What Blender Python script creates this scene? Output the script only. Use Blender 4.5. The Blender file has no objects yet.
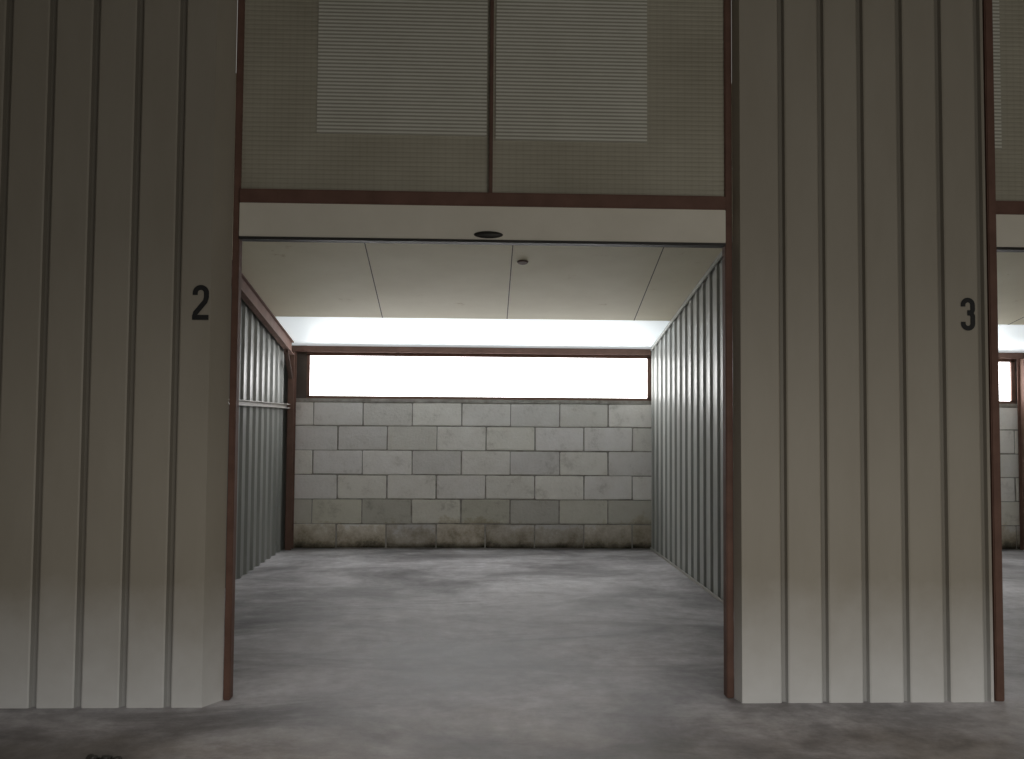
import bpy, bmesh, math, random
from mathutils import Vector, Matrix, Euler
random.seed(4)
sc = bpy.context.scene
COL = sc.collection
sc.view_settings.view_transform = 'Standard'

# ------------------------------------------------------------------ materials
def newmat(name):
    m = bpy.data.materials.new(name); m.use_nodes = True
    nt = m.node_tree
    b = nt.nodes['Principled BSDF']
    return m, nt, b
def N(nt, t, **kw):
    n = nt.nodes.new(t)
    for k, v in kw.items(): setattr(n, k, v)
    return n
def ramp(nt, src, stops):
    r = N(nt, 'ShaderNodeValToRGB')
    e = r.color_ramp.elements
    while len(e) < len(stops): e.new(0.5)
    for i, (p, c) in enumerate(stops):
        e[i].position = p
        e[i].color = (*c, 1) if len(c) == 3 else c
    nt.links.new(src, r.inputs[0])
    return r
def noise(nt, scale, detail=5, rough=0.6, mapscale=(1,1,1), loc=(0,0,0), dist=0.0):
    tc = N(nt, 'ShaderNodeTexCoord'); mp = N(nt, 'ShaderNodeMapping')
    mp.inputs['Scale'].default_value = mapscale
    mp.inputs['Location'].default_value = loc
    nt.links.new(tc.outputs['Object'], mp.inputs[0])
    n = N(nt, 'ShaderNodeTexNoise')
    n.inputs['Scale'].default_value = scale; n.inputs['Detail'].default_value = detail
    n.inputs['Roughness'].default_value = rough
    n.inputs['Distortion'].default_value = dist
    nt.links.new(mp.outputs[0], n.inputs['Vector'])
    return n
def mix(nt, a, b, fac, mode='MIX'):
    m = N(nt, 'ShaderNodeMix', data_type='RGBA', blend_type=mode)
    for sock, v in ((m.inputs[0], fac), (m.inputs[6], a), (m.inputs[7], b)):
        if hasattr(v, 'is_output'): nt.links.new(v, sock)
        elif isinstance(v, (int, float)): sock.default_value = v
        else: sock.default_value = (*v, 1)
    return m.outputs[2]
def axis(nt, ax, z0, z1):
    tc = N(nt, 'ShaderNodeTexCoord'); s = N(nt, 'ShaderNodeSeparateXYZ')
    nt.links.new(tc.outputs['Object'], s.inputs[0])
    r = N(nt, 'ShaderNodeMapRange')
    r.inputs[1].default_value = z0; r.inputs[2].default_value = z1
    nt.links.new(s.outputs[ax], r.inputs[0])
    return r.outputs[0]
def madd(nt, a, k, b):
    add = N(nt, 'ShaderNodeMath', operation='MULTIPLY_ADD'); add.inputs[1].default_value = k
    nt.links.new(a, add.inputs[0]); nt.links.new(b, add.inputs[2]); return add.outputs[0]
def bump(nt, b, h, strength=0.3, dist=0.01):
    bp = N(nt, 'ShaderNodeBump'); bp.inputs['Strength'].default_value = strength
    bp.inputs['Distance'].default_value = dist
    nt.links.new(h, bp.inputs['Height']); nt.links.new(bp.outputs[0], b.inputs['Normal'])

def simple(name, c1, c2, scale=6, rough=0.6, metal=0.0, mapscale=(1,1,1)):
    m, nt, b = newmat(name)
    n = noise(nt, scale, mapscale=mapscale)
    r = ramp(nt, n.outputs[0], [(0.3, c1), (0.7, c2)])
    nt.links.new(r.outputs[0], b.inputs['Base Color'])
    b.inputs['Roughness'].default_value = rough; b.inputs['Metallic'].default_value = metal
    bump(nt, b, n.outputs[0], 0.15, 0.005)
    return m

# painted sheet with lime dust near the ground
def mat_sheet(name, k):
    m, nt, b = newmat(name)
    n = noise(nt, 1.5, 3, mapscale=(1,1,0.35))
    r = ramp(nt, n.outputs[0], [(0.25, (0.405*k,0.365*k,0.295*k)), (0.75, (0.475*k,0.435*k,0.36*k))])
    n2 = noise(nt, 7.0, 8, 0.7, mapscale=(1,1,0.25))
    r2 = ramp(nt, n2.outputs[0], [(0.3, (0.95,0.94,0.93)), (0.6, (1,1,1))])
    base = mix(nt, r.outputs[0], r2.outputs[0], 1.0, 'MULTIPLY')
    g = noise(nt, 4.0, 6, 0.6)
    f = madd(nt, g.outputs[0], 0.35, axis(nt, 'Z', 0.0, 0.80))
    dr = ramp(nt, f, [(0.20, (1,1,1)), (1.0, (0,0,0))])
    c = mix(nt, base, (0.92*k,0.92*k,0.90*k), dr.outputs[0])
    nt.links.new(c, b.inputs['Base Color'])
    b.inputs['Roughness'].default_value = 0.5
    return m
M_sheet = mat_sheet('cream_painted_sheet', 1.0)
M_groove = mat_sheet('shaded_painted_groove', 0.58)  # same paint made darker: groove shade put into the colour
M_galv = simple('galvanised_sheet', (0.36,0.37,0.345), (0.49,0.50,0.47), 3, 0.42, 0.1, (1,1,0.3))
M_galvrib = simple('galvanised_sheet_rib_shade', (0.22,0.228,0.21), (0.30,0.31,0.288), 3, 0.45, 0.1, (1,1,0.3))  # darker copy of the sheet, paints shade on one flank of each rib
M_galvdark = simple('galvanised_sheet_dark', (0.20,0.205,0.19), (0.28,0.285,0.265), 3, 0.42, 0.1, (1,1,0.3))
M_red = simple('red_oxide_steel', (0.13,0.072,0.052), (0.19,0.105,0.078), 8, 0.7)
M_redpost = simple('red_oxide_post', (0.15,0.078,0.056), (0.21,0.112,0.082), 8, 0.7)
M_corner = simple('dull_corner_steel', (0.10,0.060,0.046), (0.145,0.090,0.070), 8, 0.7)
M_lightsteel = simple('pale_rail_paint', (0.36,0.34,0.31), (0.46,0.44,0.41), 8, 0.5)
M_header = simple('header_white_paint', (0.84,0.79,0.67), (0.92,0.87,0.75), 3, 0.5)
M_dark = simple('dark_rubber', (0.02,0.018,0.015), (0.04,0.035,0.03), 8, 0.5)
M_black = simple('black_paint', (0.012,0.012,0.012), (0.02,0.02,0.02), 8, 0.5)
M_seam = simple('board_seam_filler', (0.09,0.08,0.06), (0.15,0.135,0.11), 8, 0.9)
M_pane = simple('painted_backlight_pane', (0.76,0.75,0.66), (0.84,0.83,0.75), 3, 0.5)  # opaque; light shining through from behind is put into the pale colour
M_paneline = simple('pane_lath', (0.41,0.39,0.32), (0.47,0.45,0.37), 3, 0.6)
M_aisle = simple('aisle_dark_lining', (0.10,0.08,0.06), (0.14,0.12,0.09), 2, 0.8)
M_infill = simple('dark_infill_board', (0.07,0.055,0.045), (0.10,0.085,0.07), 4, 0.8)
M_mortar = simple('mortar', (0.24,0.22,0.19), (0.48,0.46,0.42), 9, 0.95)
def mat_transom():
    m, nt, b = newmat('beige_ribbed_sheet')
    n = noise(nt, 1.6)
    r = ramp(nt, n.outputs[0], [(0.3, (0.42,0.39,0.305)), (0.7, (0.54,0.51,0.41))])
    tc = N(nt, 'ShaderNodeTexCoord')
    wv = N(nt, 'ShaderNodeTexWave', bands_direction='X'); wv.inputs['Scale'].default_value = 8.0
    nt.links.new(tc.outputs['Object'], wv.inputs['Vector'])
    r2 = ramp(nt, wv.outputs['Fac'], [(0.0, (0.95,0.94,0.93)), (0.3, (1,1,1))])
    c = mix(nt, r.outputs[0], r2.outputs[0], 1.0, 'MULTIPLY')
    nt.links.new(c, b.inputs['Base Color']); b.inputs['Roughness'].default_value = 0.6
    return m
M_transom = mat_transom()  # base colour raised to stand in for light from behind the sheet

def mat_block():
    m, nt, b = newmat('painted_concrete_block')
    at = N(nt, 'ShaderNodeAttribute', attribute_name='tone')
    n = noise(nt, 3.5, 10, 0.75)
    r = ramp(nt, n.outputs[0], [(0.30, (0.60,0.575,0.53)), (0.45, (0.85,0.825,0.785)), (0.75, (0.94,0.92,0.895))])
    c = mix(nt, r.outputs[0], at.outputs['Color'], 1.0, 'MULTIPLY')
    g = noise(nt, 2.2, 9, 0.75, loc=(3,0,0))
    f = madd(nt, g.outputs[0], 1.3, axis(nt, 'Z', 0.0, 0.85))
    d = ramp(nt, f, [(0.54, (0.18,0.165,0.12)), (0.72, (0.60,0.54,0.44)), (0.93, (0.88,0.84,0.76)), (1.0, (1,1,1))])
    c = mix(nt, c, d.outputs[0], 1.0, 'MULTIPLY')
    f2 = madd(nt, g.outputs[0], 0.22, axis(nt, 'Z', 0.0, 0.5))
    d2 = ramp(nt, f2, [(0.13, (0.18,0.17,0.14)), (0.28, (1,1,1))])
    c = mix(nt, c, d2.outputs[0], 1.0, 'MULTIPLY')
    nt.links.new(c, b.inputs['Base Color'])
    b.inputs['Roughness'].default_value = 0.9
    n2 = noise(nt, 30, 6)
    bump(nt, b, n2.outputs[0], 0.5, 0.012)
    return m
M_block = mat_block()

def mat_floor():
    m, nt, b = newmat('worn_concrete')
    n = noise(nt, 0.9, 12, 0.66, mapscale=(0.75,1.1,1), dist=0.6)
    r = ramp(nt, n.outputs[0], [(0.33, (0.19,0.182,0.186)), (0.43, (0.33,0.318,0.326)), (0.52, (0.53,0.515,0.53)), (0.64, (0.74,0.722,0.742))])
    ns = noise(nt, 1.0, 7, 0.7, mapscale=(0.7,1.9,1), loc=(4,1,0), dist=0.8)
    rs = ramp(nt, ns.outputs[0], [(0.34, (0.50,0.48,0.48)), (0.50, (1,1,1))])
    c = mix(nt, r.outputs[0], rs.outputs[0], 0.7, 'MULTIPLY')
    n2 = noise(nt, 7, 9, 0.78)
    r2 = ramp(nt, n2.outputs[0], [(0.3, (0.64,0.63,0.63)), (0.62, (1,1,1))])
    c = mix(nt, c, r2.outputs[0], 1.0, 'MULTIPLY')
    n3 = noise(nt, 1.4, 8, 0.7, loc=(7,2,0))
    f = madd(nt, n3.outputs[0], 1.1, axis(nt, 'Y', 4.2, 5.9))
    dr = ramp(nt, f, [(0.45, (0.44,0.405,0.36)), (1.0, (1,1,1))])
    c = mix(nt, c, dr.outputs[0], 1.0, 'MULTIPLY')
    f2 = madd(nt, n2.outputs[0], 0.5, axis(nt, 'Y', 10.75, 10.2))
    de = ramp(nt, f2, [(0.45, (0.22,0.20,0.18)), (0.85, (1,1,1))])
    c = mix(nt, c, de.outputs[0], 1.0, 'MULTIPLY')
    nt.links.new(c, b.inputs['Base Color'])
    rr = ramp(nt, n.outputs[0], [(0.35, (0.45,)*3), (0.65, (0.62,)*3)])
    nt.links.new(rr.outputs[0], b.inputs['Roughness'])
    bump(nt, b, n2.outputs[0], 0.3, 0.012)
    return m
M_floor = mat_floor()

def mat_ceil():
    m, nt, b = newmat('roof_board')
    n = noise(nt, 1.2, 5, 0.6)
    r = ramp(nt, n.outputs[0], [(0.3, (0.70,0.645,0.48)), (0.7, (0.80,0.75,0.585))])
    n2 = noise(nt, 4.0, 9, 0.75, loc=(1,5,0))
    r2 = ramp(nt, n2.outputs[0], [(0.26, (0.66,0.58,0.44)), (0.38, (1,1,1))])
    c = mix(nt, r.outputs[0], r2.outputs[0], 1.0, 'MULTIPLY')
    nt.links.new(c, b.inputs['Base Color']); b.inputs['Roughness'].default_value = 0.7
    return m
M_ceil = mat_ceil()
def mat_emit(name, col, s, lo=0.94, sc_=2.0):
    m, nt, b = newmat(name)
    n = noise(nt, sc_)
    r = ramp(nt, n.outputs[0], [(0.3, tuple(c*lo for c in col)), (0.7, col)])
    nt.links.new(r.outputs[0], b.inputs['Base Color'])
    nt.links.new(r.outputs[0], b.inputs['Emission Color'])
    b.inputs['Emission Strength'].default_value = s
    return m
M_glass = mat_emit('daylit_frosted_glass', (1.0,0.990,0.995), 7.0)
M_sky = mat_emit('daylit_rooflight_sheet', (0.90,0.975,1.0), 0.45, 0.82, 1.2)

# ------------------------------------------------------------------ mesh helpers
def mk(name, bm, mat, parent=None, **props):
    me = bpy.data.meshes.new(name); bm.to_mesh(me); bm.free()
    o = bpy.data.objects.new(name, me); COL.objects.link(o)
    if mat: me.materials.append(mat)
    if parent: o.parent = parent
    for k, v in props.items(): o[k] = v
    return o
def addbox(bm, x0, x1, y0, y1, z0, z1):
    vs = [bm.verts.new((x, y, z)) for x in (x0, x1) for y in (y0, y1) for z in (z0, z1)]
    f = [(0,1,3,2),(4,6,7,5),(0,4,5,1),(2,3,7,6),(0,2,6,4),(1,5,7,3)]
    fs = [bm.faces.new([vs[i] for i in q]) for q in f]
    return vs, fs
def box(name, x0, x1, y0, y1, z0, z1, mat, parent=None, bevel=0.004, **props):
    bm = bmesh.new(); addbox(bm, x0, x1, y0, y1, z0, z1)
    if bevel:
        bmesh.ops.bevel(bm, geom=bm.edges[:], offset=bevel, segments=2, affect='EDGES')
    bmesh.ops.recalc_face_normals(bm, faces=bm.faces[:])
    return mk(name, bm, mat, parent, **props)
def extrude_profile(bm, prof, axis_pts):
    rings = [[bm.verts.new(f(u, v)) for u, v in prof] for f in axis_pts]
    n = len(prof)
    for a, b in zip(rings[:-1], rings[1:]):
        for i in range(n): bm.faces.new([a[i], a[(i+1) % n], b[(i+1) % n], b[i]])
    bm.faces.new(rings[0][::-1]); bm.faces.new(rings[-1])
    bmesh.ops.recalc_face_normals(bm, faces=bm.faces[:])
def hprof(w, h, t):   # H section
    a, b = w/2, h/2
    return [(-a,-b),(a,-b),(a,-b+t),(t/2,-b+t),(t/2,b-t),(a,b-t),(a,b),(-a,b),(-a,b-t),(-t/2,b-t),(-t/2,-b+t),(-a,-b+t)]
def cprof(w, h, t):   # channel
    a, b = w/2, h/2
    return [(-a,-b),(a,-b),(a,-b+t),(-a+t,-b+t),(-a+t,b-t),(a,b-t),(a,b),(-a,b)]

def sheet(name, pts, z0, ztop, mat, thick=0.004, parent=None, mat2=None, **props):
    """folded sheet; points with a third item True start a segment in the second material"""
    bm = bmesh.new()
    P = [Vector((p[0], p[1])) for p in pts]
    flag = [len(p) > 2 and p[2] for p in pts]
    nrm = []
    for i in range(len(P)):
        a = P[max(i-1, 0)]; b = P[min(i+1, len(P)-1)]
        d = (b-a).normalized(); nrm.append(Vector((-d.y, d.x)))
    A = [(p + n*thick/2) for p, n in zip(P, nrm)]; B = [(p - n*thick/2) for p, n in zip(P, nrm)]
    lo = [bm.verts.new((p.x, p.y, z0)) for p in A]; hi = [bm.verts.new((p.x, p.y, ztop(p.x, p.y))) for p in A]
    lo2 = [bm.verts.new((p.x, p.y, z0)) for p in B]; hi2 = [bm.verts.new((p.x, p.y, ztop(p.x, p.y))) for p in B]
    for i in range(len(P)-1):
        for q in ([lo[i], lo[i+1], hi[i+1], hi[i]], [lo2[i], hi2[i], hi2[i+1], lo2[i+1]],
                  [lo[i], lo2[i], lo2[i+1], lo[i+1]], [hi[i], hi[i+1], hi2[i+1], hi2[i]]):
            f = bm.faces.new(q)
            if flag[i] and mat2: f.material_index = 1
    bm.faces.new([lo[0], hi[0], hi2[0], lo2[0]])
    bm.faces.new([lo[-1], lo2[-1], hi2[-1], hi[-1]])
    bmesh.ops.recalc_face_normals(bm, faces=bm.faces[:])
    o = mk(name, bm, mat, parent, **props)
    if mat2: o.data.materials.append(mat2)
    return o

# ------------------------------------------------------------------ dimensions (metres)
YB = 10.6           # block wall face
YF = 4.96           # door frame plane
ZT = 4.3            # aisle roof
PL, PR, PN = -2.25, 2.08, 6.60   # partitions
XA, XB = PL-2.0, PN+0.6
def roofz(y): return 4.273 - 0.18*y

# floor
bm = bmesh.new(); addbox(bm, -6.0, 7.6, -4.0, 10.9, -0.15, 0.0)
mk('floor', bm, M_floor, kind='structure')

# back wall: staggered blocks in one mesh
def blockwall(name, xa, xb, zt):
    bm = bmesh.new(); lay = bm.loops.layers.float_color.new('tone')
    vs, fs = addbox(bm, xa, xb, YB+0.010, YB+0.25, 0, zt)
    for f in fs:
        f.material_index = 1
        for l in f.loops: l[lay] = (1,1,1,1)
    h = 0.285; w = 0.577
    for r in range(6):
        z0 = r*h; z1 = min(z0+h, zt)
        off = -0.20 if (r % 2 == 1) else -0.20+w/2
        x = xa - w*2 + ((off - xa) % w)
        while x < xb:
            j = random.uniform(0.003, 0.011)
            a, b = max(x+j, xa), min(x+w-j, xb)
            if b-a > 0.03:
                sub = bmesh.new()
                addbox(sub, a, b, YB+random.uniform(0,0.004), YB+0.1, z0+random.uniform(0.003,0.010), z1-random.uniform(0.003,0.010))
                # slightly chipped, uneven corners
                for v in sub.verts:
                    v.co.x += random.uniform(-0.003, 0.003); v.co.z += random.uniform(-0.003, 0.003)
                bmesh.ops.bevel(sub, geom=sub.edges[:], offset=0.006, segments=2, affect='EDGES')
                t = random.uniform(0.86, 1.04); wv = random.uniform(-0.03, 0.03)
                if r == 1: t *= random.uniform(0.68, 0.92); wv -= 0.07
                if r == 0: t *= random.uniform(0.70, 0.92)
                m = {}
                for v in sub.verts: m[v] = bm.verts.new(v.co)
                for f in sub.faces:
                    nf = bm.faces.new([m[v] for v in f.verts])
                    for l in nf.loops: l[lay] = (t, t*(0.99), t*(0.98+wv), 1)
                sub.free()
            x += w
    bmesh.ops.recalc_face_normals(bm, faces=bm.faces[:])
    o = mk(name, bm, M_block, kind='structure'); o.data.materials.append(M_mortar)
    return o
blockwall('wall_back', XA, XB, 1.70)
def windowbay(n, wx0, wx1):
    bm = bmesh.new()
    for q in ((wx0-0.035, wx0, 1.76, 2.26), (wx1, wx1+0.05, 1.76, 2.26), (wx0-0.035, wx1+0.05, 1.742, 1.775), (wx0-0.035, wx1+0.05, 2.245, 2.28)):
        addbox(bm, q[0], q[1], YB+0.02, YB+0.09, q[2], q[3])
    bmesh.ops.recalc_face_normals(bm, faces=bm.faces[:])
    w = mk('window_%d' % n, bm, M_red, kind='structure')
    box('glass', wx0-0.002, wx1+0.002, YB+0.05, YB+0.06, 1.77, 2.25, M_glass, w, bevel=0)
    return w
windowbay(1, -1.985, 2.00)
windowbay(2, 2.42, 6.42)
for i, (a, b) in enumerate(((XA, -2.02), (2.05, 2.385), (6.47, XB))):
    box('wall_back_infill' if i == 0 else 'wall_back_infill.%03d' % i, a, b, YB+0.02, YB+0.2, 1.70, 2.50, M_infill, bevel=0, kind='structure')
box('trim_1', XA, XB, YB+0.0, YB+0.22, 1.70, 1.742, M_mortar, bevel=0.003, kind='structure')   # sill
for k, (a, b, l) in enumerate(((PL+0.03, PR-0.05, 'red-brown steel lintel over the long strip window'), (PR+0.03, PN-0.06, 'red-brown steel lintel over strip window of next bay'))):
    o = box('window_lintel' + ('' if k == 0 else '.001'), a, b, YB-0.04, YB+0.10, 2.285, 2.355, M_red)
    o['label'] = l; o['category'] = 'beam'; o['group'] = 'window lintels'
box('wall_back_upper', XA, XB, YB+0.10, YB+0.2, 2.26, 2.55, M_aisle, bevel=0, kind='structure')

# ceiling: sloped boards with seams
YS = 9.47
def addslab(bm, x0, x1, y0, y1, lift, t, sk0=0.0, sk1=0.0):
    vs = []
    for x in (x0, x1):
        for y, k in ((y0, sk0), (y1, sk1)):
            for dz in (lift, lift+t): vs.append(bm.verts.new((x+k, y, roofz(y)+dz)))
    for q in [(0,1,3,2),(4,6,7,5),(0,4,5,1),(2,3,7,6),(0,2,6,4),(1,5,7,3)]: bm.faces.new([vs[i] for i in q])
bm = bmesh.new()
addslab(bm, XA, XB, YF+0.05, YS, 0, 0.06)
n0 = len(bm.faces)
for s in (-3.72, -2.40, -1.02, 0.29, 1.64, 3.0, 4.35, 5.7):
    sk = -0.15*s if abs(s) < 2 else 0.0      # boards laid slightly out of square
    addslab(bm, s-0.004, s+0.004, YF+0.06, YS+0.0005, -0.0015, 0.003, sk, 0)
bm.faces.ensure_lookup_table()
for f in bm.faces[n0:]: f.material_index = 1
bmesh.ops.recalc_face_normals(bm, faces=bm.faces[:])
o = mk('ceiling', bm, M_ceil, kind='structure'); o.data.materials.append(M_seam)
bm = bmesh.new(); addslab(bm, XA, XB, YS, YB+0.15, 0, 0.03)
bmesh.ops.recalc_face_normals(bm, faces=bm.faces[:])
mk('ceiling_rooflight', bm, M_sky, kind='structure')

# partitions: folded galvanised sheets
def ribs(x, y0, y1, pitch, h, sgn):
    pts = []; y = y0
    while y < y1 - 1e-4:
        for dy, dx, fl in ((0,0,False),(pitch-0.11,0,True),(pitch-0.08,h,False),(pitch-0.03,h,False)):
            if y+dy < y1: pts.append((x+sgn*dx, y+dy, fl))
        y += pitch
    pts.append((x, y1, False))
    return pts
zr = lambda x, y: roofz(y)-0.003
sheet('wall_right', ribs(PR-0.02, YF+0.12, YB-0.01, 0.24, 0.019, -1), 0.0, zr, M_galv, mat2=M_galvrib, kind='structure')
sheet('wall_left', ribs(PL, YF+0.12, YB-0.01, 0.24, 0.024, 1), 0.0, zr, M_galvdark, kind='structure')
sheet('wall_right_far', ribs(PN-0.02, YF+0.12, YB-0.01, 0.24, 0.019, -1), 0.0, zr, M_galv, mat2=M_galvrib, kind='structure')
box('baseboard_right', PR-0.056, PR-0.044, YF+0.2, YB-0.02, 0, 0.025, M_lightsteel, bevel=0.002, kind='structure')
bm = bmesh.new()
def tf(y): return lambda u, v: (PR-0.052+u, y, roofz(y)-0.025+v)
extrude_profile(bm, [(-0.006,-0.02),(0.006,-0.02),(0.006,0.02),(-0.006,0.02)], [tf(YF+0.14), tf(YB-0.06)])
mk('trim_2', bm, M_galv, kind='structure')
box('wall_left_light_stop', XA-0.05, XA, YF+0.05, YB+0.2, 0, 3.5, M_aisle, bevel=0, kind='structure')  # unseen, added to stop light leaking in from the left bay
box('wall_right_outer', XB, XB+0.05, YF+0.05, YB+0.2, 0, 3.5, M_aisle, bevel=0, kind='structure')

# rafter along the left partition with its knee brace, corner posts, rail
bm = bmesh.new()
def fr(y): return lambda u, v: (PL+0.085+u, y, roofz(y)-0.085+v)
extrude_profile(bm, hprof(0.065, 0.15, 0.010), [fr(YF+0.1), fr(YB-0.17)])
raf = mk('steel_rafter', bm, M_red, label='dull red-brown sloping steel rafter along the metal partition', category='beam')
bm = bmesh.new()
def kf(d): return lambda u, v: (PL+0.085+u, YB-0.17+d*-0.28, 1.98+d*0.28+v)
extrude_profile(bm, cprof(0.045, 0.045, 0.008), [kf(0), kf(1)])
mk('knee_brace', bm, M_corner, raf)
def cpost(name, x, label):
    bm = bmesh.new()
    def f(z): return lambda u, v: (x+u, YB-0.09+v, z)
    extrude_profile(bm, hprof(0.07, 0.14, 0.009), [f(0), f(2.28)])
    mk(name, bm, M_red, label=label, category='post', group='corner posts')
cpost('corner_post', PL+0.085, 'dark red steel post in the corner by the block wall')
cpost('corner_post.001', PN-0.10, 'dark steel post in the corner of the next bay')
bm = bmesh.new()
def rf(y): return lambda u, v: (PL+0.060+u, y, 1.645+v)
extrude_profile(bm, cprof(0.05, 0.05, 0.006), [rf(YF+0.15), rf(YB-0.165)])
mk('side_rail', bm, M_lightsteel, label='pale horizontal steel rail fixed across the metal partition', category='rail')

# ------------------------------------------------------------------ front piers
def flat_ribs(x0, x1, y, pitch, first, gw=0.052, gd=0.024):
    pts = [(x0, y)]; x = first
    while x < x1-0.03:
        if x > x0+0.03:
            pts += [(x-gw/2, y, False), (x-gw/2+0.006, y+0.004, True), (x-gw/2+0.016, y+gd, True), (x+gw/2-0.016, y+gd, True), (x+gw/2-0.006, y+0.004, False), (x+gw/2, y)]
        x += pitch
    pts.append((x1, y)); return pts
YP = 4.80
zt = lambda x, y: ZT
pl = flat_ribs(-3.24, -1.425, YP, 0.229, -3.205)
pl = [(-3.32, YP+0.14)] + pl + [(-1.352, YP+0.12)]
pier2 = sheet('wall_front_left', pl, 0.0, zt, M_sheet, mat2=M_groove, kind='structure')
pr = flat_ribs(1.42, 2.79, YP+0.03, 0.2215, 1.652)
pr = [(1.402, YP+0.11)] + pr + [(2.805, YP+0.11)]
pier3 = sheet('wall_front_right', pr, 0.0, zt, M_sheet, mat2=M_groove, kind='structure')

G = 'door frame posts'
def fpost(name, x, lab, w=0.020, dy=0.112):
    o = box(name, x-w, x+w, YP+dy, YP+0.18, 0, ZT, M_redpost, bevel=0.005)
    o['label'] = lab; o['category'] = 'post'; o['group'] = G
fpost('door_post', -1.329, 'red-brown steel door post beside the panel numbered 2', 0.018)
fpost('door_post.001', 1.380, 'red-brown steel door post beside the panel numbered 3')
fpost('door_post.002', 2.832, 'red-brown steel post on far edge of panel 3', 0.024, 0.035)

# headers, beams, transoms
YH = YP+0.12
def opening(i, x0, x1, panes, mull):
    sfx = '' if i == 0 else '.%03d' % i
    b = box('cross_beam'+sfx, x0, x1, YH-0.03, YH+0.05, 2.675, 2.75, M_redpost, bevel=0.006)
    b['label'] = 'red-brown steel cross beam above the bay opening'; b['category'] = 'beam'; b['group'] = 'cross beams'
    h = box('header_board'+sfx, x0, x1, YH-0.02, YH+0.05, 2.49, 2.675, M_header, bevel=0.003)
    h['label'] = 'off-white header board over the bay opening'; h['category'] = 'header'; h['group'] = 'header boards'
    box('seal_strip', x0+0.002, x1-0.002, YH-0.026, YH+0.05, 2.474, 2.489, M_dark, h, bevel=0.002)
    bm = bmesh.new()
    pitch = 0.026; z = 2.751; prof = []
    while z < ZT:
        prof += [(0, z), (0, z+pitch*0.5), (0.002, z+pitch*0.62), (0.002, z+pitch*0.88)]
        z += pitch
    prof = [(u, min(v, ZT)) for u, v in prof]
    F = [bm.verts.new((x0, YH+0.01+u, v)) for u, v in prof]; R = [bm.verts.new((x1, YH+0.01+u, v)) for u, v in prof]
    for k in range(len(prof)-1):
        if prof[k] == prof[k+1]: continue
        bm.faces.new([F[k], R[k], R[k+1], F[k+1]])
    t = mk('transom_panel'+sfx, bm, M_transom)
    t['label'] = 'beige ribbed sheet with paler slatted panes above the opening'; t['category'] = 'transom panel'; t['group'] = 'transom panels'
    for k, (a, c, zb) in enumerate(panes):
        bm = bmesh.new()
        addbox(bm, a, c, YH+0.003, YH+0.0095, zb, ZT-0.02)
        nf = len(bm.faces)
        z = zb
        while z < ZT-0.05:
            addbox(bm, a-0.001, c+0.001, YH+0.0005, YH+0.0035, z, z+0.0085); z += 0.0205
        bm.faces.ensure_lookup_table()
        for f in bm.faces[nf:]: f.material_index = 1
        bmesh.ops.recalc_face_normals(bm, faces=bm.faces[:])
        p = mk('slatted_pane', bm, M_pane, t, label='pale slatted pane with light from behind painted in'); p.data.materials.append(M_paneline)
    if mull is not None:
        box('mullion', mull-0.010, mull+0.010, YH-0.02, YH+0.009, 2.751, ZT-0.001, M_red, t, bevel=0.003)
    return h
h = opening(0, -1.311, 1.360, [(-0.905, 0.03, 3.07), (0.08, 0.925, 3.05)], 0.055)
opening(1, 2.856, 5.40, [(2.87, 2.945, 3.05), (4.2, 5.0, 3.05)], 4.1)
bm = bmesh.new()
bmesh.ops.create_uvsphere(bm, u_segments=24, v_segments=12, radius=1)
for v in bm.verts: v.co = Vector((v.co.x*0.080+0.045, v.co.y*0.020+YH-0.024, v.co.z*0.020+2.516))
mk('pull_handle', bm, M_dark, h, label='dark oval pull handle')

# fitting on ceiling
bm = bmesh.new()
bmesh.ops.create_cone(bm, cap_ends=True, segments=20, radius1=0.042, radius2=0.05, depth=0.012)
bmesh.ops.transform(bm, matrix=Matrix.Translation((0.37, 7.75, roofz(7.75)-0.008)) @ Matrix.Rotation(-math.atan(0.18), 4, 'X'), verts=bm.verts[:])
mk('junction_box', bm, M_corner, label='small brown round fitting on the ceiling boards', category='ceiling fitting')

# numerals: condensed bold strokes
def digit(ch, x, y, z, h, wd, parent):
    s = 0.145*h; a = wd/2 - s/2
    def arc(cx, cz, rx, rz, a0, a1, n=14):
        return [(cx+rx*math.cos(math.radians(a0+(a1-a0)*i/n)), cz+rz*math.sin(math.radians(a0+(a1-a0)*i/n))) for i in range(n+1)]
    top = h/2 - s/2; r = a
    if ch == '2':
        lines = [[(-a, top-r-0.06*h)] + arc(0, top-r, a, r, 180, 0) + [(a, top-r-0.12*h), (a*0.8, top-r-0.24*h), (-a*0.9, -top+0.12*h), (-a, -top+0.0*h)],
                 [(-a-s/2, -top), (a+s/2, -top)]]
    else:
        lines = [[(-a, top-r-0.05*h)] + arc(0, top-r, a, r, 180, 0) + [(a, top-r-0.04*h)] + arc(a-0.11*h, 0.15*h, 0.11*h, 0.105*h, 0, -90, 8) + [(-0.02*h, 0.045*h)],
                 [(-0.02*h, 0.03*h)] + arc(a-0.11*h, -0.08*h, 0.11*h, 0.11*h, 90, 0, 8) + arc(0, -top+r, a, r, 0, -180) + [(-a, -top+r+0.05*h)]]
    bm = bmesh.new()
    for k, L in enumerate(lines):
        P = [Vector(p) for p in L]; prev = None
        for i, p in enumerate(P):
            d = (P[min(i+1, len(P)-1)] - P[max(i-1, 0)]).normalized(); n = Vector((-d.y, d.x))*s/2
            cur = [bm.verts.new((x+q.x, y-0.0004*k, z+q.y)) for q in (p+n, p-n)]
            if prev: bm.faces.new([prev[0], prev[1], cur[1], cur[0]])
            prev = cur
    bmesh.ops.recalc_face_normals(bm, faces=bm.faces[:])
    mk('number_marking', bm, M_black, parent, label='black painted numeral %s' % ch)
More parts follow.
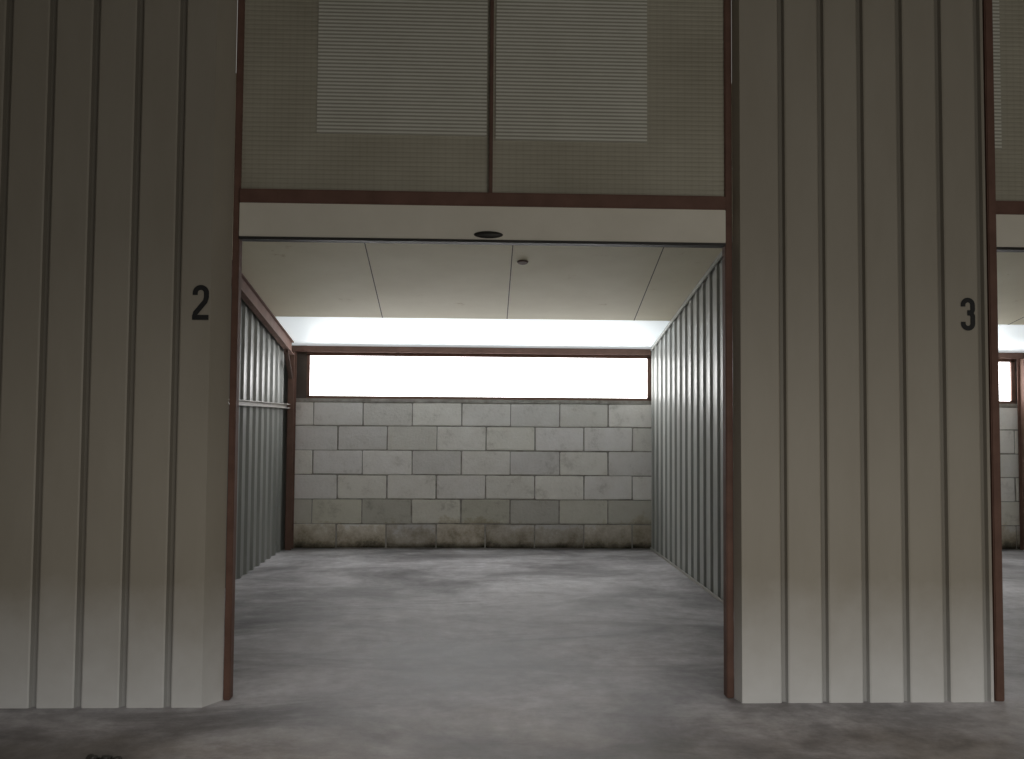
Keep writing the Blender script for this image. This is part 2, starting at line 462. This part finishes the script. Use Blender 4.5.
digit('2', -1.475, YP-0.005, 2.112, 0.186, 0.086, pier2)
digit('3', 2.680, YP+0.025, 2.10, 0.182, 0.080, pier3)

# small clump of dirt on aisle floor
for i, (dx, s) in enumerate(((0, 0.03), (0.06, 0.028), (0.11, 0.02))):
    bm = bmesh.new(); bmesh.ops.create_icosphere(bm, subdivisions=3, radius=s)
    for v in bm.verts:
        k = 1+0.2*math.sin(v.co.x*90+i)*math.cos(v.co.y*70+v.co.z*60)
        v.co = Vector((v.co.x*k-1.68+dx, v.co.y*k+4.08, max(v.co.z*k*0.5, -s*0.3)+s*0.3))
    mk('stone' if i == 0 else 'stone.%03d' % i, bm, M_dark, label='small dark stone lying on the dusty concrete', category='stone', group='stones on the floor')

# aisle shell
box('ceiling_aisle', -6.0, 7.6, -4.0, YP+0.3, ZT+0.001, ZT+0.1, M_aisle, bevel=0, kind='structure')
box('wall_left_aisle', -6.05, -6.0, -4.0, YP+0.3, 0, ZT, M_aisle, bevel=0, kind='structure')
box('wall_front_side', -6.0, -3.33, YP+0.14, YP+0.2, 0, ZT, M_aisle, bevel=0, kind='structure')
box('wall_front_far', 5.40, 7.6, YP+0.14, YP+0.2, 0, ZT, M_aisle, bevel=0, kind='structure')
box('wall_right_aisle', 7.6, 7.65, -4.0, YP+0.3, 0, ZT, M_aisle, bevel=0, kind='structure')

# ------------------------------------------------------------------ light
w = bpy.data.worlds.new('World'); sc.world = w; w.use_nodes = True
w.node_tree.nodes['Background'].inputs[0].default_value = (1.0, 0.97, 0.91, 1)
w.node_tree.nodes['Background'].inputs[1].default_value = 0.22
def area(name, loc, target, sx, sy, e, col, spread=180):
    l = bpy.data.lights.new(name, 'AREA'); l.shape = 'RECTANGLE'; l.size = sx; l.size_y = sy; l.energy = e; l.color = col
    l.spread = math.radians(spread)
    o = bpy.data.objects.new(name, l); COL.objects.link(o); o.location = loc
    o.rotation_euler = (Vector(target)-Vector(loc)).to_track_quat('-Z', 'Y').to_euler()
area('aisle_front_fill', (2.6, -1.0, 0.9), (1.0, 5, 1.3), 3.0, 0.9, 39, (1.0, 0.97, 0.90))  # added low fill from behind the camera, no lamp stands there
area('aisle_floor_fill', (0.8, 3.0, 4.1), (0.8, 3.4, 0), 7, 0.8, 24, (1.0, 0.97, 0.93), 75)  # added overhead fill for the aisle floor, narrowed to spare the panel tops

# ------------------------------------------------------------------ camera
cam = bpy.data.cameras.new('Camera'); co = bpy.data.objects.new('Camera', cam); COL.objects.link(co)
cam.sensor_width = 36; cam.lens = 36*900/1024; cam.clip_start = 0.05
co.location = (0, 0, 1.5)
yaw, pitch, roll = math.radians(2.1), math.radians(2.6), math.radians(0.4)
R = Matrix.Rotation(-yaw, 4, 'Z') @ Matrix.Rotation(math.pi/2+pitch, 4, 'X') @ Matrix.Rotation(roll, 4, 'Z')
co.rotation_euler = R.to_euler()
sc.camera = co
